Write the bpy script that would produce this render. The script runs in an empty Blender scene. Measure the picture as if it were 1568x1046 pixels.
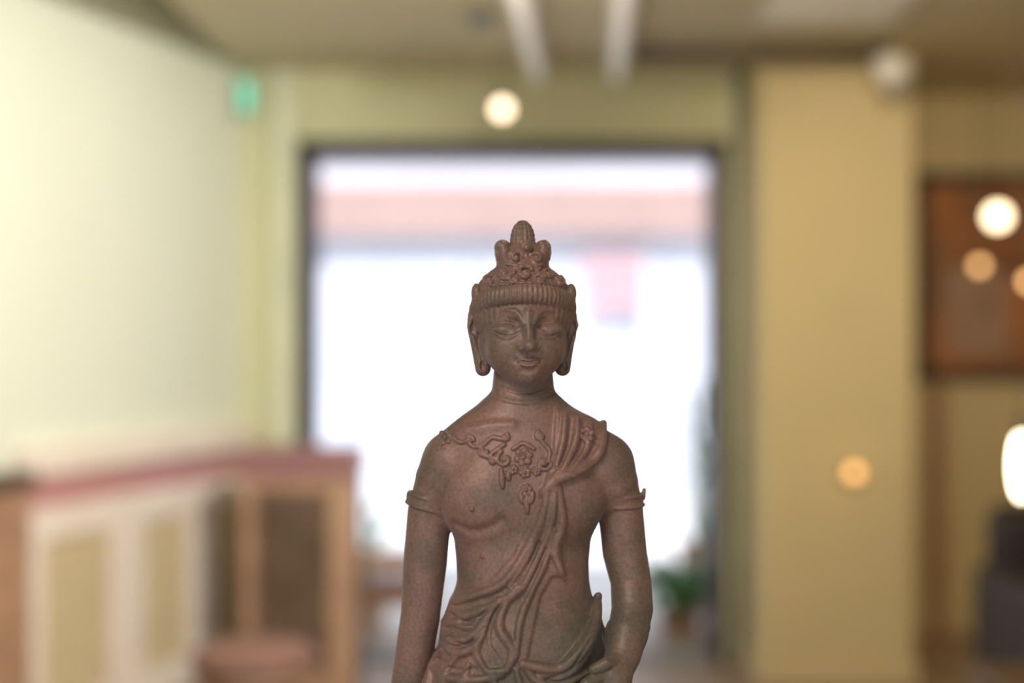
import bpy, bmesh, math, random, numpy as np
from mathutils import Vector, Matrix
sc = bpy.context.scene
sc.view_settings.view_transform = 'Standard'
sc.view_settings.look = 'None'
CAMZ = 1.35

# ------------------------------------------------------------------ materials
def mat(name, c1, c2=None, rough=0.6, scale=8.0, bump=0.0, emit=None, estr=0.0, metal=0.0, bscale=60.0):
    m = bpy.data.materials.new(name); m.use_nodes = True
    nt = m.node_tree; b = nt.nodes['Principled BSDF']
    b.inputs['Roughness'].default_value = rough
    b.inputs['Metallic'].default_value = metal
    tc = nt.nodes.new('ShaderNodeTexCoord')
    n = nt.nodes.new('ShaderNodeTexNoise'); n.inputs['Scale'].default_value = scale
    n.inputs['Detail'].default_value = 4
    nt.links.new(tc.outputs['Object'], n.inputs['Vector'])
    r = nt.nodes.new('ShaderNodeValToRGB')
    r.color_ramp.elements[0].position = 0.35; r.color_ramp.elements[1].position = 0.65
    c2 = c2 or tuple(v*0.88 for v in c1)
    r.color_ramp.elements[0].color = (*c2, 1); r.color_ramp.elements[1].color = (*c1, 1)
    nt.links.new(n.outputs['Fac'], r.inputs['Fac'])
    nt.links.new(r.outputs['Color'], b.inputs['Base Color'])
    if bump:
        n2 = nt.nodes.new('ShaderNodeTexNoise'); n2.inputs['Scale'].default_value = bscale
        nt.links.new(tc.outputs['Object'], n2.inputs['Vector'])
        bp = nt.nodes.new('ShaderNodeBump'); bp.inputs['Strength'].default_value = bump
        bp.inputs['Distance'].default_value = 0.002
        nt.links.new(n2.outputs['Fac'], bp.inputs['Height'])
        nt.links.new(bp.outputs['Normal'], b.inputs['Normal'])
    if emit:
        b.inputs['Emission Color'].default_value = (*emit, 1)
        b.inputs['Emission Strength'].default_value = estr
    return m

M_wall = mat('wall_paint_lime', (0.64,0.63,0.39), (0.61,0.60,0.37), 0.8, 1.5)
M_wallL = mat('wall_paint_pale_lime', (0.82,0.84,0.70), (0.79,0.81,0.67), 0.8, 1.2)
M_col = mat('column_paint_ochre', (0.71,0.60,0.34), (0.67,0.56,0.32), 0.8, 1.5)
M_ceil = mat('ceiling_paint', (0.62,0.56,0.38), (0.58,0.52,0.36), 0.85, 2)
M_floor = mat('floor_wood', (0.36,0.27,0.20), (0.28,0.20,0.14), 0.4, 3)
M_trim = mat('trim_pale', (0.74,0.75,0.54), None, 0.7, 3)
M_dark = mat('dark_frame', (0.05,0.038,0.042), None, 0.5, 5)
M_white = mat('white_enamel', (0.85,0.82,0.78), None, 0.5, 5)
M_tube = mat('batten_tube', (0.9,0.88,0.85), None, 0.5, 5, emit=(1.0,0.93,0.85), estr=0.25)  # slight emission added to brighten strips that are lit from below
M_grey = mat('grey_plastic', (0.25,0.28,0.26), None, 0.5, 5)
M_pipe = mat('pipe_paint', (0.34,0.36,0.27), None, 0.6, 5)
M_brownpipe = mat('brown_pipe', (0.14,0.10,0.07), None, 0.5, 5)
M_cream = mat('cream_painted_wood', (0.92,0.80,0.70), (0.86,0.74,0.64), 0.6, 6)
M_red = mat('red_band_paint', (0.58,0.29,0.28), (0.52,0.25,0.25), 0.6, 6)
M_rattan = mat('rattan_cane', (0.86,0.73,0.46), (0.74,0.60,0.36), 0.7, 30)
M_back = mat('panel_backing', (0.42,0.31,0.16), None, 0.8, 10)
M_wood = mat('warm_wood', (0.48,0.29,0.18), (0.37,0.21,0.13), 0.5, 7)
M_mwood = mat('brown_lattice_wood', (0.25,0.16,0.10), (0.18,0.11,0.065), 0.5, 7)
M_dwood = mat('dark_wood', (0.12,0.07,0.042), (0.08,0.045,0.028), 0.5, 9)
M_cabred = mat('mahogany_red', (0.30,0.14,0.14), None, 0.5, 9)
M_leather = mat('dark_leather', (0.02,0.013,0.016), None, 0.6, 9)
M_cush = mat('red_brown_cushion', (0.24,0.12,0.09), None, 0.7, 9)
M_art = mat('artwork_rust', (0.50,0.19,0.06), (0.26,0.13,0.06), 0.4, 4)
M_fac = mat('facade_white', (0.84,0.87,0.95), (0.78,0.81,0.91), 0.8, 0.7)
M_facglass = mat('shop_window_pale', (0.72,0.75,0.89), (0.87,0.88,0.95), 0.3, 1.2)
M_awn = mat('awning_salmon', (0.60,0.42,0.38), (0.55,0.38,0.35), 0.8, 2)
M_sign = mat('sign_pink', (0.78,0.50,0.55), None, 0.6, 2)
M_pave = mat('pavement', (0.84,0.86,0.88), (0.80,0.82,0.84), 0.9, 2)
M_leaf = mat('leaf_green', (0.14,0.34,0.10), (0.07,0.21,0.07), 0.5, 15)
M_pot = mat('terracotta', (0.45,0.30,0.22), None, 0.8, 12)

# ------------------------------------------------------------------ mesh builder
class MB:
    def __init__(s, name, M=None):
        s.name=name; s.bm=bmesh.new(); s.mats=[]; s.M=M or Matrix.Identity(4)
    def _fin(s, verts, m, smooth=False):
        if m not in s.mats: s.mats.append(m)
        i=s.mats.index(m)
        fs=set(f for v in verts for f in v.link_faces)
        for f in fs: f.material_index=i; f.smooth=smooth
    def box(s, lo, hi, m, bev=0.0):
        lo=Vector(lo); hi=Vector(hi)
        r=bmesh.ops.create_cube(s.bm,size=1.0,matrix=s.M@Matrix.Translation((lo+hi)/2)@Matrix.Diagonal((*(hi-lo),1)))
        vs=r['verts']
        if bev:
            es=list(set(e for v in vs for e in v.link_edges))
            if m not in s.mats: s.mats.append(m)
            r2=bmesh.ops.bevel(s.bm,geom=es,offset=bev,segments=3,affect='EDGES',profile=0.5)
            s._fin(list(r2['verts']),m); return
        s._fin(vs,m)
    def cyl(s,p0,p1,r0,r1,m,seg=24):
        p0=Vector(p0);p1=Vector(p1);d=p1-p0
        q=d.to_track_quat('Z','Y').to_matrix().to_4x4()
        r=bmesh.ops.create_cone(s.bm,cap_ends=True,segments=seg,radius1=r0,radius2=r1,depth=d.length,
            matrix=s.M@Matrix.Translation((p0+p1)/2)@q)
        s._fin(r['verts'],m,True)
    def sph(s,c,r,m,sc=(1,1,1),sub=24):
        mm=s.M@Matrix.Translation(c)
        rr=bmesh.ops.create_uvsphere(s.bm,u_segments=sub,v_segments=sub//2,radius=r,matrix=mm@Matrix.Diagonal((*sc,1)))
        s._fin(rr['verts'],m,True)
    def lathe(s,prof,c,m,seg=32):
        rings=[]
        for (r,z) in prof:
            rings.append([s.bm.verts.new(s.M@Vector((c[0]+r*math.cos(2*math.pi*i/seg),c[1]+r*math.sin(2*math.pi*i/seg),c[2]+z))) for i in range(seg)])
        for a,b in zip(rings,rings[1:]):
            for i in range(seg): s.bm.faces.new((a[i],a[(i+1)%seg],b[(i+1)%seg],b[i]))
        s.bm.faces.new(rings[0][::-1]); s.bm.faces.new(rings[-1])
        s._fin([v for r in rings for v in r],m,True)
    def leaf(s,base,tip,w,m,droop=0.02):
        base=Vector(base);tip=Vector(tip);d=tip-base
        side=d.cross(Vector((0,0,1)))
        if side.length<1e-5: side=Vector((1,0,0))
        side.normalize()
        L=[];C=[];R=[]
        for i in range(6):
            t=i/5; p=base+d*t+Vector((0,0,-droop*t*t*4+droop*4*t*0.5)); ww=w*math.sin(math.pi*(0.06+0.92*t))
            L.append(s.bm.verts.new(s.M@(p-side*ww+Vector((0,0,ww*.3)))));C.append(s.bm.verts.new(s.M@p));R.append(s.bm.verts.new(s.M@(p+side*ww+Vector((0,0,ww*.3)))))
        for i in range(5):
            s.bm.faces.new((L[i],C[i],C[i+1],L[i+1])); s.bm.faces.new((C[i],R[i],R[i+1],C[i+1]))
        s._fin(L+C+R,m,True)
    def done(s):
        me=bpy.data.meshes.new(s.name); s.bm.to_mesh(me); s.bm.free()
        for m in s.mats: me.materials.append(m)
        o=bpy.data.objects.new(s.name,me); sc.collection.objects.link(o); return o

# ------------------------------------------------------------------ room shell
b=MB('floor'); b.box((-4.6,-2.2,-0.1),(3.1,6.75,0.0),M_floor); b.done()
b=MB('ceiling'); b.box((-1.14,-2.2,2.49),(3.1,6.75,3.1),M_ceil); b.box((-4.6,-2.2,3.1),(3.1,6.75,3.2),M_ceil); b.done()
b=MB('wall_back')
b.box((-1.30,6.0,0),(-0.895,6.15,2.49),M_wall)
b.box((-0.895,6.0,2.195),(0.90,6.15,2.49),M_wall)
b.box((0.90,6.0,0),(1.45,6.15,2.49),M_wall)
b.box((-1.5,6.0,2.49),(-1.14,6.15,3.1),M_wall)
b.box((1.45,6.6,0),(2.9,6.75,2.49),M_col)
b.box((1.45,6.0,0),(1.53,6.6,2.49),M_col)
b.done()
t=Vector((-0.3417,-0.9398,0)); n=Vector((0.9398,-0.3417,0))
ML=Matrix(((t.x,n.x,0,-1.14),(t.y,n.y,0,6.0),(0,0,1,0),(0,0,0,1)))
b=MB('wall_left',ML); b.box((-0.10,-0.15,0),(8.7,0,3.1),M_wallL); b.done()
b=MB('wall_right'); b.box((2.9,-2.2,0),(3.05,6.75,2.49),M_col); b.done()
b=MB('column'); b.box((0.98,5.6,0),(1.585,6.0,2.49),M_col,0.012); b.box((0.97,5.59,0),(1.595,5.999,0.08),M_col); b.done()
b=MB('trim_1'); b.box((-1.0,5.94,0),(-0.91,6.0,2.49),M_trim,0.006); b.done()
b=MB('door_1')
b.box((-0.895,5.95,0),(-0.833,6.17,2.195),M_dark,0.005)
b.box((0.84,5.95,0),(0.90,6.17,2.195),M_dark,0.005)
b.box((-0.895,5.95,2.125),(0.90,6.17,2.195),M_dark,0.005)
b.box((-0.835,6.0,0.0),(0.84,6.17,0.02),M_grey)
b.done()
b=MB('trim_2'); b.box((0.902,5.96,0),(0.935,6.0,2.49),M_trim,0.005); b.done()
b=MB('wall_pipe'); b.cyl((0.955,5.93,0),(0.955,5.93,2.49),0.019,0.019,M_pipe)
for z in (0.5,1.4,2.2): b.cyl((0.955,5.93,z),(0.955,5.93,z+0.03),0.024,0.024,M_pipe)
b.done()

# ------------------------------------------------------------------ lattice wainscot along left wall
def lattice(b,s0,s1,z0,z1,n0,n1,m,pitch,w):
    k=int((s1-s0)/pitch)
    for i in range(1,k+1):
        c=s0+(s1-s0)*i/(k+1); b.box((c-w/2,n0,z0),(c+w/2,n1,z1),m)
    k=int((z1-z0)/pitch)
    for i in range(1,k+1):
        c=z0+(z1-z0)*i/(k+1); b.box((s0,n0,c-w/2),(s1,n1,c+w/2),m)
b=MB('lattice_wainscot',ML)
N0=0.004
b.box((0.0,N0,0),(1.45,0.015,0.96),M_back)
b.box((0.0,N0,0.905),(1.45,0.06,1.0),M_cream,0.006)
b.box((0.0,N0,0.795),(1.45,0.035,0.905),M_red)
b.box((0.0,N0,0.68),(1.45,0.045,0.795),M_cream,0.006)
b.box((0.0,N0,0.0),(1.45,0.045,0.12),M_cream,0.006)
for a,c in [(0.0,0.04),(0.26,0.46),(0.76,0.96),(1.33,1.45)]: b.box((a,N0,0.12),(c,0.045,0.68),M_cream,0.006)
for a,c in [(0.04,0.26),(0.46,0.76),(0.96,1.33)]: lattice(b,a,c,0.12,0.68,0.015,0.03,M_rattan,0.052,0.020)
b.done()
b=MB('wood_sideboard',ML)
b.box((1.47,N0,0.0),(2.6,0.10,0.88),M_wood,0.008); b.box((1.46,N0,0.88),(2.62,0.12,0.93),M_dwood,0.006)
for i in range(3): b.box((1.50+i*0.37,0.10,0.1),(1.82+i*0.37,0.115,0.8),M_wood,0.006)
b.done()
b=MB('lattice_cabinet')
x0,x1,y0,y1=-0.99,-0.572,5.2,5.48
b.box((x0,y0+0.03,0.06),(x1,y1,0.86),M_dwood)
b.box((x0-0.01,y0-0.01,0.85),(x1+0.01,y1+.005,0.955),M_cabred,0.01)
for a,c in ((x0,x0+0.05),(x1-0.10,x1)): b.box((a,y0,0),(c,y0+0.04,0.87),M_wood,0.005)
b.box((x0+0.05,y0,0.80),(x1-0.1,y0+0.04,0.85),M_wood,0.004); b.box((x0+0.05,y0,0.06),(x1-0.1,y0+0.04,0.14),M_wood,0.004)
lattice(b,x0+0.05,x1-0.1,0.14,0.80,y0+0.005,y0+0.02,M_mwood,0.050,0.022)
for a in (x0+0.02,x1-0.06): b.box((a,y1-0.05,0),(a+0.04,y1-0.01,0.06),M_wood)
b.done()

# ------------------------------------------------------------------ ceiling fittings
def track(name,xa,ya,xb,yb):
    b=MB(name)
    d=Vector((xb-xa,yb-ya,0)); L=d.length; ang=math.atan2(d.y,d.x)
    b.M=Matrix.Translation((xa,ya,0))@Matrix.Rotation(ang,4,'Z')
    b.box((0,-0.04,2.44),(L,0.04,2.49),M_white,0.008)
    b.cyl((0.03,0,2.43),(L-0.03,0,2.43),0.018,0.018,M_tube)
    for s in (0,L-0.03): b.box((s,-0.025,2.41),(s+0.03,0.025,2.445),M_white,0.004)
    return b.done()
track('ceiling_batten_light',-0.0,4.2,0.11,5.85)
track('ceiling_batten_light',0.34,4.2,0.43,5.85)
b=MB('smoke_detector'); b.lathe([(0.02,-0.045),(0.045,-0.04),(0.055,-0.015),(0.055,0.0)],(-0.11,4.95,2.49),M_grey); b.done()
b=MB('ceiling_vent'); b.box((0.86,4.3,2.475),(1.34,5.05,2.49),M_white,0.004)
for i in range(8): b.box((0.90,4.36+i*0.08,2.465),(1.30,4.40+i*0.08,2.476),M_white)
b.done()
b=MB('ceiling_rail_spotlight')
b.cyl((0.46,5.4,2.43),(1.40,5.4,2.44),0.028,0.028,M_brownpipe)
for x in (0.5,0.95,1.36): b.cyl((x,5.4,2.45),(x,5.4,2.49),0.008,0.008,M_brownpipe)
b.cyl((1.41,5.4,2.49),(1.41,5.4,2.40),0.018,0.018,M_brownpipe)
b.cyl((1.41,5.42,2.42),(1.44,5.30,2.34),0.05,0.065,M_white)
b.sph((1.41,5.42,2.42),0.05,M_white)
b.done()
M_exit=mat('exit_sign_face',(0.1,0.6,0.4),None,0.4,5,emit=(0.18,0.72,0.52),estr=0.7)
b=MB('exit_sign'); b.box((-1.125,5.86,2.29),(-1.065,5.90,2.43),M_grey,0.004); b.box((-1.12,5.852,2.295),(-1.07,5.862,2.425),M_exit)
b.cyl((-1.095,5.88,2.42),(-1.095,5.88,2.49),0.006,0.006,M_grey); b.done()

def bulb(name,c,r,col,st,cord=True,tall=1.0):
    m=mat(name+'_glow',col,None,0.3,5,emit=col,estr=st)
    b=MB(name)
    b.sph(c,r,m,(1,1,tall))
    top=c[2]+r*tall
    b.cyl((c[0],c[1],top-0.006),(c[0],c[1],top+0.04),0.012,0.012,M_dark)
    if cord: b.cyl((c[0],c[1],top+0.03),(c[0],c[1],2.49),0.0025,0.0025,M_dark,8)
    return b.done()
bulb('bulb_reflection',(-0.038,5.5,2.25),0.030,(1.0,0.78,0.56),5)
bulb('bulb_reflection',(1.98,5.8,1.86),0.042,(1.0,0.80,0.50),6)  # glowing globe imitates a bulb reflected in the frame; socket and cord added
bulb('bulb_reflection',(1.94,5.9,1.665),0.022,(1.0,0.55,0.22),3.5)  # dimmer orange globe, also a stand-in for a reflection in the frame
bulb('bulb_reflection',(2.14,5.9,1.60),0.022,(1.0,0.55,0.22),4.5)  # second orange globe of the imitated reflections
bulb('bulb_reflection',(1.435,4.0,1.0),0.022,(1.0,0.86,0.6),16,True,4.0)
m=mat('reflection_glow',(1,.6,.25),None,0.3,5,emit=(1.0,0.5,0.15),estr=2.6)
b=MB('column_reflection'); b.cyl((1.33,5.6,0.84),(1.33,5.56,0.84),0.03,0.03,M_brownpipe); b.sph((1.33,5.53,0.84),0.026,m); b.done()  # added glowing ball and bracket imitate a bulb reflection on the column

b=MB('framed_artwork')
X0,X1,Z0,Z1=1.87,2.60,1.17,2.13
b.box((X0+0.04,6.57,Z0+0.04),(X1-0.04,6.59,Z1-0.04),M_art)
b.box((X0,6.55,Z0),(X0+0.06,6.597,Z1),M_dwood,0.006); b.box((X1-0.06,6.55,Z0),(X1,6.597,Z1),M_dwood,0.006)
b.box((X0,6.55,Z1-0.06),(X1,6.597,Z1),M_dwood,0.006); b.box((X0,6.55,Z0),(X1,6.597,Z0+0.06),M_dwood,0.006)
b.box((X0+0.13,6.565,Z0+0.12),(X0+0.42,6.571,Z0+0.52),M_pot)
b.done()
b=MB('trim_3'); b.box((1.93,6.54,0),(2.0,6.6,1.15),M_wood,0.005); b.done()

# ------------------------------------------------------------------ furniture
def chair(name,c,ang,seatm,framem,sh=0.45,bh=0.85):
    b=MB(name,Matrix.Translation(c)@Matrix.Rotation(ang,4,'Z'))
    w=0.19
    b.box((-w,-w,sh-0.03),(w,w,sh),framem,0.008); b.box((-w+.01,-w+.01,sh),(w-.01,w-.01,sh+0.04),seatm,0.015)
    for x in (-w+.02,w-.02):
        b.cyl((x,-w+.02,0),(x,-w+.02,sh-0.02),0.014,0.019,framem); b.cyl((x,w-.02,0),(x,w-.02,sh),0.014,0.019,framem)
        b.cyl((x,w-.02,sh-0.01),(x,w+0.02,bh),0.018,0.015,framem)
        b.cyl((x,-w+.02,0.2),(x,w-.02,0.2),0.009,0.009,framem)
    b.box((-w,w+.0,bh-0.08),(w,w+0.035,bh),framem,0.01)
    for i in range(5):
        x=-w+0.05+i*0.07; b.cyl((x,w-.01,sh),(x,w+0.018,bh-.07),0.008,0.008,framem)
    return b.done()
chair('wooden_chair',(-0.50,5.74,0),math.pi,M_cush,M_wood,0.34,0.54)
b=MB('round_stool')
b.lathe([(0.17,0.38),(0.185,0.40),(0.185,0.43),(0.15,0.455),(0.01,0.46)],(-0.76,4.2,0),M_cush)
b.lathe([(0.16,0.35),(0.175,0.36),(0.175,0.385),(0.1,0.385)],(-0.76,4.2,0),M_wood)
for i in range(4):
    a=math.pi/4+i*math.pi/2; b.cyl((-0.76+0.18*math.cos(a),4.2+0.18*math.sin(a),0),(-0.76+0.12*math.cos(a),4.2+0.12*math.sin(a),0.36),0.014,0.018,M_wood)
b.done()
b=MB('leather_armchair')
cx,cy=1.95,4.55
b.box((cx-0.33,cy-0.33,0.16),(cx+0.33,cy+0.33,0.42),M_leather,0.05)
b.box((cx-0.33,cy+0.18,0.30),(cx+0.33,cy+0.36,0.80),M_leather,0.06)
b.box((cx-0.38,cy-0.35,0.14),(cx-0.26,cy+0.33,0.60),M_leather,0.045); b.box((cx+0.26,cy-0.35,0.14),(cx+0.38,cy+0.33,0.60),M_leather,0.045)
for sx in (-.3,.3):
    for sy in (-.28,.28): b.cyl((cx+sx,cy+sy,0),(cx+sx,cy+sy,0.16),0.015,0.025,M_dwood)
b.done()
b=MB('side_table')
cx,cy=1.50,3.85
b.box((cx-0.2,cy-0.2,0.40),(cx+0.25,cy+0.2,0.435),M_mwood,0.008)
for sx in (-.17,.22):
    for sy in (-.17,.17): b.cyl((cx+sx,cy+sy,0),(cx+sx,cy+sy,0.40),0.014,0.02,M_mwood)
b.done()

# ------------------------------------------------------------------ outdoors
b=MB('street_ground'); b.box((-14,6.18,-0.12),(14,20,-0.02),M_pave); b.done()
b=MB('shop_facade')
b.box((-9,12.4,-0.02),(9,12.7,5.5),M_fac)
b.box((-9,12.34,2.95),(9,12.4,3.15),M_fac)
for i in range(9):
    x=-6.0+i*1.45
    b.box((x,12.37,0.55),(x+1.25,12.40,2.15),M_facglass)
    b.box((x-0.12,12.34,0),(x-0.04,12.4,2.2),M_fac)
b.box((-9,12.34,0),(9,12.4,0.5),M_fac)
b.box((-6,12.20,2.28),(6,12.24,2.66),M_awn,0.01)
b.box((-6,12.20,2.64),(6,12.4,2.70),M_awn,0.01)
b.box((0.62,12.24,1.62),(1.12,12.31,2.10),M_sign,0.02); b.box((0.83,12.30,1.85),(0.90,12.4,1.9),M_dark)
b.done()
random.seed(4)
def plant(name,c,h,rad,nl,potr=0.11,poth=0.16,w=0.02):
    b=MB(name)
    b.lathe([(potr*.7,0),(potr*.75,0.01),(potr,poth),(potr*1.08,poth),(potr*1.08,poth+.02),(potr*.9,poth+.02),(potr*.88,poth-.01)],c,M_pot)
    for i in range(nl):
        a=random.uniform(0,6.28); r=random.uniform(0.3,1)*rad; hh=random.uniform(0.4,1)*h
        base=(c[0]+0.03*math.cos(a),c[1]+0.03*math.sin(a),c[2]+poth)
        mid=(c[0]+r*.4*math.cos(a),c[1]+r*.4*math.sin(a),c[2]+poth+hh*.7)
        b.cyl(base,mid,0.004,0.003,M_leaf,6)
        b.leaf(mid,(c[0]+r*math.cos(a),c[1]+r*math.sin(a),c[2]+poth+hh),w,M_leaf)
        b.leaf(mid,(c[0]+r*math.cos(a+.6),c[1]+r*math.sin(a+.6),c[2]+poth+hh*.8),w,M_leaf)
    return b.done()
plant('potted_plant',(0.78,6.62,-0.02),0.30,0.26,70,0.11,0.10,0.03)
plant('potted_plant',(0.98,7.4,-0.02),1.0,0.20,20,0.12,0.3,0.016)
plant('potted_plant',(-0.70,6.9,-0.02),0.5,0.20,20,0.11,0.15,0.02)

# ------------------------------------------------------------------ statue (signed-distance sculpting)
f32=np.float32
def smin(a,b,k):
    if k<=0: return np.minimum(a,b)
    h=np.maximum(k-np.abs(a-b),0)/k
    return np.minimum(a,b)-h*h*k*0.25
class Field:
    def __init__(s,lo,hi,h):
        s.lo=np.array(lo,float); s.h=h
        s.n=[int((hi[i]-lo[i])/h)+1 for i in range(3)]
        s.ax=[(s.lo[i]+np.arange(s.n[i])*h).astype(f32) for i in range(3)]
        s.F=np.full(s.n,500,f32)
    def sl(s,lo,hi,pad):
        r=[]
        for i in range(3):
            a=max(0,int((lo[i]-pad-s.lo[i])/s.h)); c=min(s.n[i],int((hi[i]+pad-s.lo[i])/s.h)+2)
            if c<=a: return None
            r.append(slice(a,c))
        return tuple(r)
    def op(s,fn,lo,hi,k,mode='add'):
        sl=s.sl(lo,hi,k+3*s.h+4)
        if sl is None: return
        X=s.ax[0][sl[0]][:,None,None];Y=s.ax[1][sl[1]][None,:,None];Z=s.ax[2][sl[2]][None,None,:]
        d=fn(X,Y,Z).astype(f32)
        if mode=='add': s.F[sl]=smin(s.F[sl],d,k)
        else: s.F[sl]=-smin(-s.F[sl],d,k)
    def ell(s,c,r,k=6,mode='add',mod=None):
        def fn(X,Y,Z):
            x,y,z=X-c[0],Y-c[1],Z-c[2]
            k0=np.sqrt((x/r[0])**2+(y/r[1])**2+(z/r[2])**2)
            k1=np.sqrt((x/r[0]**2)**2+(y/r[1]**2)**2+(z/r[2]**2)**2)+1e-6
            d=k0*(k0-1)/k1
            if mod is not None: d=d+mod(X,Y,Z)
            return d
        s.op(fn,[c[i]-r[i] for i in range(3)],[c[i]+r[i] for i in range(3)],k,mode)
    def chain(s,P,k=4,mode='add',sc=(1,1,1),mod=None):
        P=[tuple(p) for p in P]; R=max(p[3] for p in P)
        lo=[min(p[i] for p in P)-R/sc[i] for i in range(3)]; hi=[max(p[i] for p in P)+R/sc[i] for i in range(3)]
        def fn(X,Y,Z):
            best=None
            for a,c in zip(P,P[1:]):
                ab=[(c[i]-a[i])*sc[i] for i in range(3)]; L=sum(v*v for v in ab)+1e-9
                px,py,pz=(X-a[0])*sc[0],(Y-a[1])*sc[1],(Z-a[2])*sc[2]
                t=np.clip((px*ab[0]+py*ab[1]+pz*ab[2])/L,0,1)
                d=np.sqrt((px-ab[0]*t)**2+(py-ab[1]*t)**2+(pz-ab[2]*t)**2)-(a[3]+(c[3]-a[3])*t)
                best=d if best is None else np.minimum(best,d)
            if mod is not None: best=best+mod(X,Y,Z)
            return best
        s.op(fn,lo,hi,k,mode)
    def domap(s):
        ins=s.F<0; any_=ins.any(axis=1); j=ins.argmax(axis=1); j=np.clip(j,1,s.n[1]-1)
        I,K=np.meshgrid(np.arange(s.n[0]),np.arange(s.n[2]),indexing='ij')
        f0=s.F[I,j-1,K]; f1=s.F[I,j,K]
        t=np.clip(f0/(f0-f1+1e-9),0,1)
        y=s.lo[1]+(j-1+t)*s.h; y[~any_]=0
        s.ym=y
    def S(s,x,z):
        u=min(max((x-s.lo[0])/s.h,0),s.n[0]-2.001); w=min(max((z-s.lo[2])/s.h,0),s.n[2]-2.001)
        i,k=int(u),int(w); u-=i; w-=k; m=s.ym
        return float(m[i,k]*(1-u)*(1-w)+m[i+1,k]*u*(1-w)+m[i,k+1]*(1-u)*w+m[i+1,k+1]*u*w)
    def mesh(s):
        F=s.F; ins=F<0
        nx,ny,nz=[v-1 for v in s.n]
        cnt=np.zeros((nx,ny,nz),np.int8)
        for dx in (0,1):
            for dy in (0,1):
                for dz in (0,1): cnt+=ins[dx:dx+nx,dy:dy+ny,dz:dz+nz]
        act=(cnt>0)&(cnt<8); I,J,K=np.nonzero(act)
        idx=np.full((nx,ny,nz),-1,np.int32); idx[I,J,K]=np.arange(len(I))
        acc=np.zeros((len(I),3)); num=np.zeros(len(I))
        cor=[(a,b_,c) for a in (0,1) for b_ in (0,1) for c in (0,1)]
        for p in cor:
            for ax in range(3):
                if p[ax]: continue
                q=list(p); q[ax]=1
                fa=F[I+p[0],J+p[1],K+p[2]].astype(float); fb=F[I+q[0],J+q[1],K+q[2]].astype(float)
                m=(fa<0)!=(fb<0); t=np.where(m,fa/(fa-fb+1e-12),0)
                pos=np.zeros((len(I),3))+np.array(p,float); pos[:,ax]+=t
                acc[m]+=pos[m]; num[m]+=1
        V=acc/num[:,None]+np.stack([I,J,K],1); V=V*s.h+s.lo
        Q=[]
        for ax in range(3):
            o1,o2=(ax+1)%3,(ax+2)%3
            A=[slice(0,None)]*3;B=[slice(0,None)]*3
            A[ax]=slice(0,-1);B[ax]=slice(1,None)
            for o in (o1,o2): A[o]=slice(1,-1);B[o]=slice(1,-1)
            a=ins[tuple(A)];c=ins[tuple(B)]
            for sgn in (0,1):
                m=(a&~c) if sgn==0 else (~a&c)
                P=np.stack(np.nonzero(m),1); P[:,o1]+=1; P[:,o2]+=1
                if not len(P): continue
                def g(d1,d2):
                    q=P.copy(); q[:,o1]-=d1; q[:,o2]-=d2
                    return idx[q[:,0],q[:,1],q[:,2]]
                quad=[g(1,1),g(0,1),g(0,0),g(1,0)]
                if sgn: quad=quad[::-1]
                Q.append(np.stack(quad,1))
        Q=np.concatenate(Q); Q=Q[(Q>=0).all(axis=1)]
        return V,Q
def spl(P,n=6):
    P=[np.array(p,float) for p in P]; P=[2*P[0]-P[1]]+P+[2*P[-1]-P[-2]]; out=[]
    for i in range(1,len(P)-2):
        for j in range(n):
            t=j/n; a,b_,c,d=P[i-1:i+3]
            out.append(0.5*((2*b_)+(c-a)*t+(2*a-5*b_+4*c-d)*t*t+(3*b_-a-3*c+d)*t**3))
    out.append(P[-2]); return out
def rel(f,P,r,lift=0,k=4,mode='add',taper=True,n=6):
    pts=spl(P,n); m=len(pts)-1
    f.chain([(p[0],f.S(p[0],p[1])-lift,p[1],r*((0.45+0.55*math.sin(math.pi*min(1,max(0,(0.12+0.76*i/m)))) ) if taper else 1)) for i,p in enumerate(pts)],k,mode)
def spiral(f,x,z,R,dr=1,ph=0,r=2.2,turn=1.4,lift=1,k=1.5):
    pts=[]
    for i in range(19):
        t=i/18; rr=R*(1-0.85*t); a=ph+dr*2*math.pi*turn*t
        pts.append((x+rr*math.cos(a),z+rr*math.sin(a)))
    f.chain([(p[0],f.S(*p)-lift,p[1],r) for p in pts],k)
    f.ell((x,f.S(x,z)-lift,z),(r*1.5,r*1.5,r*1.5),1)
def flower(f,x,z,R,k=1.2):
    for i in range(6):
        a=i*math.pi/3+0.3; u,w=x+R*.62*math.cos(a),z+R*.62*math.sin(a)
        f.ell((u,f.S(u,w)-1.0,w),(R*.34,4.2,R*.34),k)
    f.ell((x,f.S(x,z)-2,z),(R*.3,5,R*.3),k)

# ---- head
H=Field((-98,-112,-98),(98,104,182),0.85)
th=lambda X,Y: np.arctan2(X,-(Y-8))
H.ell((0,-6,0),(62,74,79),0)
H.ell((0,10,10),(66,70,70),10)
H.chain([(0,-56,-61,17),(0,-56,-61.1,17)],18)
for sx in (-1,1):
    H.ell((sx*30,-40,-25),(25,28,30),18)
    H.chain([(sx*48,-8,-24,15),(sx*14,-46,-58,14)],18)
H.domap()
for sx in (-1,1):
    H.ell((sx*32,H.S(sx*32,14)-2,13),(20,7,9),9,'sub')
    H.ell((sx*14,H.S(sx*14,6)-4,4),(6,7,13),8,'sub')
H.domap()
for sx in (-1,1):
    H.ell((sx*31.5,H.S(sx*31.5,3)+9,4),(20.5,14,10.5),3)
s0=H.S(0,0)
H.chain([(0,H.S(0,26)+3,26,6),(0,H.S(0,10)-1,10,6),(0,s0-7,-6,6.5),(0,s0-12,-18,8)],8)
H.ell((0,s0-13,-20.5),(8.5,9,7.5),6)
for sx in (-1,1): H.ell((sx*10.5,s0-3,-22.5),(6,8,5.5),4)
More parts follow.
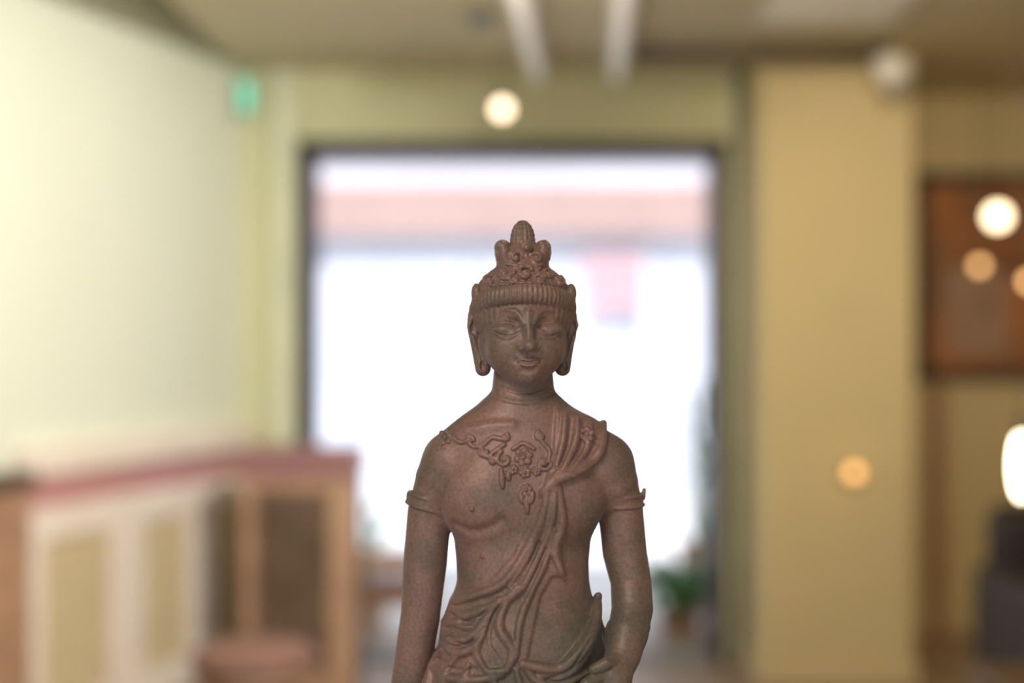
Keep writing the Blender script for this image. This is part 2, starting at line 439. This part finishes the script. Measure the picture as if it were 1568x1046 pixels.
H.ell((0,H.S(0,-44)+9,-44),(22,13,16),12)
H.domap()
for sx in (-1,1):
    rel(H,[(sx*8,14),(sx*14,27),(sx*25,33),(sx*39,32.5),(sx*56,22)],2.5,0.4,5,taper=True)
    rel(H,[(sx*12,2),(sx*20,-2.5),(sx*31,-5),(sx*43,-2.5),(sx*54,4)],1.8,0.3,1.2,'sub',taper=True)
    rel(H,[(sx*14,9),(sx*22,13.5),(sx*33,15.5),(sx*45,12.5),(sx*53,7)],1.1,0.2,2,'sub',taper=True)
    rel(H,[(sx*18,-6),(sx*24,-10),(sx*32,-12),(sx*42,-9.5),(sx*49,-4)],1.0,0.0,3,'sub',taper=True)
    H.ell((sx*4.5,s0-12,-29),(2.6,5,2.2),2,'sub')
    H.ell((sx*18.5,H.S(sx*18.5,-41)-1,-41),(2.8,3,3),5,'sub')
rel(H,[(-15,-41.5),(-7,-39),(0,-40.2),(7,-39),(15,-41.5)],2.3,0.6,3)
rel(H,[(-10,-46.5),(0,-48.5),(10,-46.5)],2.9,0.5,3)
H.domap()
rel(H,[(-17.5,-40.5),(-9,-43),(0,-44.3),(9,-43),(17.5,-40.5)],1.4,0.4,1,'sub')
rel(H,[(0,-32),(0,-36)],1.6,0.8,4,'sub',taper=False)
rel(H,[(-8,-56),(0,-57),(8,-56)],2.4,1.6,7,'sub')
H.ell((0,H.S(0,33)-0.5,33),(3,3,3),1)
for sx in (-1,1):
    H.chain([(sx*74,12,26,10),(sx*76,13,10,9),(sx*69,10,-25,9),(sx*61,5,-54,12)],3,sc=(1,0.62,1))
    H.chain([(sx*79,0,24,3),(sx*81,-4,12,3.5),(sx*77,-4,-8,3),(sx*69,-6,-34,3),(sx*65,-8,-56,4)],2)
    H.ell((sx*77,-6,6),(4,5,9),4,'sub'); H.ell((sx*63,-11,-50),(4,4,8),2,'sub')
hm=lambda X,Y,Z: 0.7*np.cos(th(X,Y)*44)
H.ell((0,12,36),(79,81,74),0,mod=hm)
bp=[]
for i in range(49):
    a=math.radians(-135+270*i/48); bp.append((71*math.sin(a),8-77*math.cos(a),58-23*(1-math.cos(a)),10.5))
H.chain(bp,2,sc=(1,1,0.72),mod=lambda X,Y,Z: 0.7*np.cos(th(X,Y)*70))
H.domap()
for sx in (-1,1):
    H.ell((sx*72,-10,60),(8,14,15),4)
    rel(H,[(sx*18,90),(sx*30,84),(sx*42,86),(sx*50,78)],3.6,2.0,2)
    spiral(H,sx*33,88,9.5,sx,0,3.0,1.1,3)
    spiral(H,sx*54,79,8.5,-sx,1,3.0,1.1,3)
    spiral(H,sx*16,97,7,-sx,2,2.4,1.2,2)
    spiral(H,sx*19,79,7.5,-sx,2,2.8,1.1,3)
spiral(H,-2,89,12,1,0.5,3.4,1.2,4.5)
rel(H,[(-58,70),(-30,72),(0,74),(30,72),(58,70)],2.2,0.6,2,taper=False)
H.ell((0,8,104),(38,40,15),8)
H.chain([(0,8,100,31),(0,8,112,31)],4,mod=lambda X,Y,Z:0.7*np.cos(th(X,Y)*30))
for sx in (-1,1):
    H.chain([(sx*27,8,108,13),(sx*29,8,122,14),(sx*31,8,130,12.5)],3,sc=(1,0.55,1))
    H.chain([(sx*17,-22,106,10),(sx*19,-24,116,9)],2.5); H.chain([(sx*17,38,106,10),(sx*19,40,122,10)],2.5)
H.ell((0,8,120),(21,22,36),3)
H.ell((0,8,141),(18.5,18.5,31),3,mod=lambda X,Y,Z:0.7*np.cos(th(X,Y)*16)+0.4*np.cos(Z*0.9))
H.domap()
for sx in (-1,1):
    rel(H,[(sx*39,112),(sx*40,126),(sx*34,139),(sx*24,136)],2.2,0.2,1.5,taper=False)
H.ell((3,H.S(3,128)-1,129),(9,5,9),1.5); H.ell((3,H.S(3,128)-6,129),(5,4,5),1)
spiral(H,-14,113,8,1,0,2.2,1.2,2); spiral(H,17,113,8,-1,3,2.2,1.2,2)
rel(H,[(-28,104),(-10,100),(0,99),(10,100),(28,104)],2.6,1,2,taper=False)
Vh,Qh=H.mesh(); del H
a=math.radians(5.5); Rz=np.array([[math.cos(a),-math.sin(a),0],[math.sin(a),math.cos(a),0],[0,0,1]])
Vh=Vh@Rz.T+np.array([1,-12,536])

# ---- body
B=Field((-222,-165,-128),(222,112,482),1.3)
zk=[-60,0,46,86,126,156,186,226,286,346,386,406,426,446,490]
wa=[150,146,127,119,109,101,101,105,115,119,112,92,64,48,44]
wb=[95,92,82,78,70,65,64,68,78,74,62,54,48,44,42]
cx_=[-2,0,0,0,-1,1,0,0,0,2,2,2,2,1,1]
zf=np.linspace(-60,490,300)
def sm(v):
    y=np.interp(zf,zk,v); ker=np.exp(-np.linspace(-2,2,17)**2); ker/=ker.sum()
    return np.convolve(np.pad(y,8,mode='edge'),ker,mode='valid')
A_,B_,C_=sm(wa),sm(wb),sm(cx_)
def torso(X,Y,Z):
    aa=np.interp(Z,zf,A_);bb=np.interp(Z,zf,B_);cc=np.interp(Z,zf,C_)
    q=(np.abs((X-cc)/aa)**2.25+np.abs(Y/bb)**2.25)**(1/2.25)
    d=(q-1)*np.minimum(aa,bb)
    return np.maximum(d,np.maximum(-100-Z,Z-500))
B.op(torso,(-170,-110,-100),(170,110,482),0)
px=lambda x,y:(x-800,1046-y)
B.ell((-60,-34,286),(58,40,52),36); B.ell((60,-34,286),(58,40,52),36)
B.ell((0,-30,165),(78,44,66),26)
B.ell((0,-25,60),(105,60,70),24)
LA=[(-108,0,338,45),(-122,0,312,42),(-143,2,262,33),(-149,3,186,33.5),(-156,0,106,30),(-173,0,0,28),(-186,4,-70,24),(-190,0,-100,22)]
RA=[(122,0,334,48),(134,0,306,43),(150,4,270,34.5),(157,8,200,34),(166,2,155,31),(167,-14,116,31.5),(158,-38,84,30)]
B.chain([(-40,0,400,34),(-108,0,338,44)],20); B.chain([(40,0,400,34),(122,0,334,47)],20)
B.chain(LA,9); B.chain(RA,9)
B.domap()
rel(B,[(-15,398),(-50,396),(-90,388)],4,-2.5,12)
rel(B,[px(700,798),px(722,806),px(750,800),px(768,788)],2.2,1.5,14,'sub')
rel(B,[px(752,603),px(780,612),px(815,614),px(846,603)],2.4,0.5,4,'sub'); rel(B,[px(760,590),px(800,600),px(840,590)],2.0,0.5,4,'sub')
B.ell((-75,B.S(-75,276)-0.5,276),(4,4,4),1.5); B.ell((-60,B.S(-60,203)-.5,203),(3.5,3,3.5),2)
poly=[px(*p) for p in [(850,622),(925,640),(915,690),(890,712),(850,728),(852,790),(862,868),(842,872),(826,900),(806,990),(850,1003),(900,945),(917,905),(935,1000),(940,1110),(640,1110),(650,1040),(672,985),(676,950),(690,915),(712,896),(750,880),(785,840),(810,790),(832,735),(845,690)]]
def polysd(x,z):
    d=np.full(x.shape,1e9); ins=np.zeros(x.shape,bool); N=len(poly)
    for i in range(N):
        ax,az=poly[i];bx,bz=poly[(i+1)%N]; ex,ez=bx-ax,bz-az
        t=np.clip(((x-ax)*ex+(z-az)*ez)/(ex*ex+ez*ez),0,1)
        d=np.minimum(d,(x-ax-ex*t)**2+(z-az-ez*t)**2)
        c=((az>z)!=(bz>z))&(x<(bx-ax)*(z-az)/((bz-az)+1e-9)+ax); ins^=c
    d=np.sqrt(d); return np.where(ins,-d,d)
XX,ZZ=np.meshgrid(B.ax[0].astype(float),B.ax[2].astype(float),indexing='ij')
sd=polysd(XX,ZZ); mask=1/(1+np.exp(np.clip(sd/1.3,-30,30)))
yw=1/(1+np.exp((B.ax[1]-10)/8.0))
B.F-=(5.0*mask[:,None,:]*yw[None,:,None]).astype(f32)
B.domap()
folds=[
 (4.5,[(864,630),(860,668),(850,706)]),(5,[(882,638),(879,670),(862,706),(845,722)]),
 (5.5,[(902,645),(896,680),(870,712),(838,730)]),(8,[(924,648),(915,688),(888,712),(850,727),(828,745)]),
 (6,[(838,730),(828,780),(806,830),(772,878),(724,902),(694,916)]),
 (6,[(848,735),(842,790),(822,842),(798,886),(762,910),(705,938),(682,950)]),
 (5,[(842,735),(838,775),(825,815)]),
 (7,[(853,740),(858,790),(848,832),(858,868)]),
 (5.5,[(846,800),(832,850),(812,890),(796,935),(790,985)]),
 (5,[(822,800),(804,850),(782,885)]),
 (6.5,[(790,885),(772,915),(766,945),(784,975),(776,1003),(748,1008)]),
 (5.5,[(765,905),(745,940),(732,978),(744,1004)]),
 (6,[(680,955),(694,968),(722,960),(748,930)]),
 (6,[(682,975),(700,985),(726,975),(740,955)]),
 (5,[(692,925),(712,930),(740,918)]),
 (4.5,[(700,945),(720,946),(745,930)]),
 (9,[(916,912),(908,948),(882,984),(850,1004),(800,995)]),
 (6,[(912,950),(890,992),(860,1014),(826,1012)]),
 (6,[(800,995),(818,1018),(850,1030),(895,1014)]),
 (5,[(790,1003),(800,1030),(830,1046)]),
 (7,[(678,985),(662,1018),(654,1060)]),(6,[(700,992),(684,1020),(678,1060)]),
 (6,[(662,1012),(690,1022),(735,1020),(770,1012)]),(6,[(720,1000),(712,1030),(720,1060)]),
 (6,[(668,1034),(710,1044),(780,1038),(830,1050)]),
 (5,[(752,1010),(760,1032),(755,1060)])]
for r,P in folds: rel(B,[px(*p) for p in P],r,r*0.4,5)
B.domap()
for P in [[(872,640),(868,675),(855,708)],[(892,645),(887,682),(866,712)],[(842,745),(832,800),(812,845),(784,884)],[(835,830),(816,872),(800,905)],
          [(776,900),(756,930),(750,965),(765,990)],[(694,932),(725,940),(750,915)],[(690,966),(720,970),(742,945)],[(900,965),(870,1004),(835,1018)],[(672,1000),(700,1010),(730,1005)]]:
    rel(B,[px(*p) for p in P],2.4,0.2,4,'sub')
B.domap()
g=lambda x,y:px(x,y)
for P in [[(716,672),(728,680),(742,676),(754,666),(768,668)],[(738,688),(748,694),(758,686),(772,676)],[(786,682),(800,674),(816,682)],[(838,700),(840,686),(832,676),(826,668)],[(696,668),(706,674),(716,672)]]:
    rel(B,[px(*p) for p in P],3.2,1.8,1.5,taper=False)
for x,y,R,dr,ph in [(720,670,7,1,0),(773,665,6,-1,1),(773,697,12,1,2),(831,703,11,-1,0),(826,663,7,1,2),(740,686,7,-1,0),(756,700,6,1,0)]: spiral(B,*g(x,y),R,dr,ph,3.0,1.1,2.4)
for x,y,R in [(683,668,13),(801,694,15),(803,716,10),(805,742,10),(895,662,13),(786,712,8),(820,714,8)]: flower(B,*g(x,y),R)
for P in [[(768,712),(770,738)],[(778,716),(779,726)],[(806,752),(806,776)],[(796,746),(799,760)],[(815,746),(812,760)]]:
    rel(B,[px(*p) for p in P],4.4,2.0,1.5)
def band(c,n_,R,w):
    nn=np.array(n_,float); nn/=np.linalg.norm(nn)
    def fn(X,Y,Z):
        x,y,z=X-c[0],Y-c[1],Z-c[2]; h=x*nn[0]+y*nn[1]+z*nn[2]
        rad=np.sqrt(np.maximum(x*x+y*y+z*z-h*h,0))
        d=np.maximum(rad-R,np.abs(h)-w)
        d=np.minimum(d,np.sqrt((rad-R)**2+(np.abs(h)-w)**2)-2.6)
        return d
    B.op(fn,[c[i]-R-6 for i in range(3)],[c[i]+R+6 for i in range(3)],1.5)
band((-142.5,2,276),(0.28,0,1),34.5,7.5)
band((150,4,279),(-0.04,0,1),35.5,7.5)
B.chain([(184,-4,284,4),(186,-4,296,3)],2); B.chain([(-174,-4,278,4),(-175,-4,290,2.5)],2)
B.chain([(158,-38,84,30),(150,-56,56,27),(138,-76,34,24)],6)
B.ell((130,-84,24),(30,22,26),8)
for i,(x,z,l) in enumerate([(112,34,42),(110,20,48),(112,5,46),(116,-10,38)]):
    B.chain([(x+12,-90,z+2,11),(x-l*.45,-106+i*2,z-10,9.5),(x-l*.8,-104+i*2,z-26,8.5),(x-l,-94+i*2,z-38,7.5)],2)
B.chain([(140,-80,52,11),(122,-98,52,9.5),(104,-102,44,8)],3)
band((159,-34,92),(-0.25,-0.55,1),31,3)
B.ell((-192,-12,-104),(22,30,16),8)
for i in range(4):
    x=-208+i*12; B.chain([(x,-30,-102,8),(x-3+i*2,-54,-106,7.5),(x-4+i*3,-74+abs(i-1.5)*6,-116,6.5)],2)
B.chain([(-174,-14,-100,8),(-160,-36,-112,7)],3)
Vb,Qb=B.mesh(); del B
L=Field((-262,-235,-200),(262,190,30),3.0)
L.ell((0,5,-55),(150,100,62),0)
for sx in (-1,1):
    L.chain([(sx*70,-20,-72,55),(sx*178,-95,-92,42)],14)
    L.chain([(sx*178,-97,-94,38),(sx*20,-150,-98,28)],12)
    for i in range(4): L.chain([(sx*(60+i*30),-60-i*14,-28-i*8,6),(sx*(70+i*30),-110-i*10,-50-i*8,7),(sx*(60+i*26),-150+i*4,-84,6)],5)
def base(X,Y,Z):
    r=np.sqrt((X/1.08)**2+((Y+30)/0.92)**2); a_=np.arctan2(X,Y+30)
    R=200+10*np.abs(np.cos(a_*9))+14*np.cos((Z+155)/28.0)
    return np.maximum(r-R,np.abs(Z+152)-36)*0.8
L.op(base,(-258,-230,-194),(258,180,-110),6)
Vl,Ql=L.mesh(); del L
V=np.concatenate([Vh,Vb,Vl]); Q=np.concatenate([Qh,Qb+len(Vh),Ql+len(Vh)+len(Vb)])
sS=0.00041326
V=V*sS; V[:,0]+=16*sS; V[:,1]+=0.9; V[:,2]+=CAMZ-523*sS
me=bpy.data.meshes.new('bodhisattva_statue')
me.vertices.add(len(V)); me.vertices.foreach_set('co',V.astype(f32).ravel())
me.loops.add(len(Q)*4); me.loops.foreach_set('vertex_index',Q.astype(np.int32).ravel())
me.polygons.add(len(Q)); me.polygons.foreach_set('loop_start',(np.arange(len(Q))*4).astype(np.int32))
me.update(calc_edges=True); me.validate()
me.polygons.foreach_set('use_smooth',np.ones(len(me.polygons),bool)); me.update()
st=bpy.data.objects.new('bodhisattva_statue',me); sc.collection.objects.link(st)

m=bpy.data.materials.new('aged_bronze_clay'); m.use_nodes=True; nt=m.node_tree; bs=nt.nodes['Principled BSDF']
tc=nt.nodes.new('ShaderNodeTexCoord')
def noise(s,d=5,r=0.6):
    q=nt.nodes.new('ShaderNodeTexNoise'); q.inputs['Scale'].default_value=s; q.inputs['Detail'].default_value=d; q.inputs['Roughness'].default_value=r
    nt.links.new(tc.outputs['Object'],q.inputs['Vector']); return q
def ramp(src,p0,c0,p1,c1):
    r=nt.nodes.new('ShaderNodeValToRGB'); e=r.color_ramp.elements; e[0].position=p0;e[0].color=(*c0,1);e[1].position=p1;e[1].color=(*c1,1)
    nt.links.new(src,r.inputs['Fac']); return r
n1=noise(13); n2=noise(500,3,0.6); n3=noise(26,6,0.7)
r1=ramp(n1.outputs['Fac'],0.38,(0.165,0.135,0.095),0.60,(0.265,0.160,0.125))
r2=ramp(n2.outputs['Fac'],0.35,(0.80,0.80,0.80),0.65,(1.14,1.11,1.09))
r3=ramp(n3.outputs['Fac'],0.35,(0.78,0.82,0.82),0.62,(1.08,1.05,1.02))
def mul(a_,b_):
    x=nt.nodes.new('ShaderNodeMix'); x.data_type='RGBA'; x.blend_type='MULTIPLY'; x.inputs[0].default_value=1.0
    nt.links.new(a_,x.inputs[6]); nt.links.new(b_,x.inputs[7]); return x.outputs[2]
nt.links.new(mul(mul(r1.outputs[0],r2.outputs[0]),r3.outputs[0]),bs.inputs['Base Color'])
bs.inputs['Roughness'].default_value=0.46; bs.inputs['Metallic'].default_value=0.12
try:
    bs.inputs['Sheen Weight'].default_value=0.25; bs.inputs['Sheen Roughness'].default_value=0.45
    bs.inputs['Sheen Tint'].default_value=(0.72,0.74,0.95,1)  # bluish sheen imitates the haze over the statue and lifts its rim
except Exception as e: print(e)
bp_=nt.nodes.new('ShaderNodeBump'); bp_.inputs['Strength'].default_value=0.2; bp_.inputs['Distance'].default_value=0.0005
nt.links.new(n2.outputs['Fac'],bp_.inputs['Height']); nt.links.new(bp_.outputs['Normal'],bs.inputs['Normal'])
me.materials.append(m)

zt=CAMZ-(523+188)*sS
b=MB('display_plinth')
b.box((-0.19,0.72,0.04),(0.21,1.06,zt-0.03),M_dwood,0.006)
b.box((-0.21,0.70,zt-0.03),(0.23,1.08,zt),M_wood,0.006); b.box((-0.21,0.70,0),(0.23,1.08,0.05),M_wood,0.006)
b.done()

# ------------------------------------------------------------------ lighting
w=bpy.data.worlds.new('World'); sc.world=w; w.use_nodes=True
bg=w.node_tree.nodes['Background']; bg.inputs[0].default_value=(0.84,0.89,1.0,1); bg.inputs[1].default_value=0.90
def light(kind,name,loc,target,e,col,size=0.1,**kw):
    l=bpy.data.lights.new(name,kind); l.energy=e; l.color=col
    if kind=='AREA': l.size=size
    elif kind in('POINT','SPOT'): l.shadow_soft_size=size
    for k_,v in kw.items(): setattr(l,k_,v)
    o=bpy.data.objects.new(name,l); o.location=loc; sc.collection.objects.link(o)
    o.rotation_euler=(Vector(target)-Vector(loc)).to_track_quat('-Z','Y').to_euler(); return o
s_=light('SUN','sun',(0,0,8),(0.5,2.7,8-4.2),4.3,(1,0.98,0.98)); s_.data.angle=0.02
light('SPOT','added_wall_spot',(0.5,2.6,2.40),(-1.5,4.8,1.2),330,(1.0,0.98,0.90),0.08,spot_size=math.radians(82),spot_blend=0.9)  # unseen spot added to brighten the left wall, no fixture modelled
light('SPOT','added_warm_spot',(0.9,3.2,2.40),(1.8,6.0,1.0),110,(1.0,0.80,0.52),0.08,spot_size=math.radians(80),spot_blend=0.9)  # unseen warm spot added to lift the column and right recess
light('POINT','room_fill',(0.0,3.6,2.0),(0,3.6,0),20,(1.0,0.85,0.64),0.12)  # unseen point light added as general room fill
light('AREA','key_fill',(-0.45,-0.15,2.15),(0,0.9,1.2),8.5,(1,0.84,0.74),0.4)  # out-of-view area light added to brighten the statue's front

# ------------------------------------------------------------------ camera
cd=bpy.data.cameras.new('camera'); cam=bpy.data.objects.new('camera',cd); sc.collection.objects.link(cam)
cam.location=(0,0,CAMZ); cam.rotation_euler=(math.radians(90),0,0)
cd.lens=50; cd.sensor_width=36; cd.dof.use_dof=True; cd.dof.focus_distance=0.868; cd.dof.aperture_fstop=2.25
cd.clip_start=0.02
sc.camera=cam
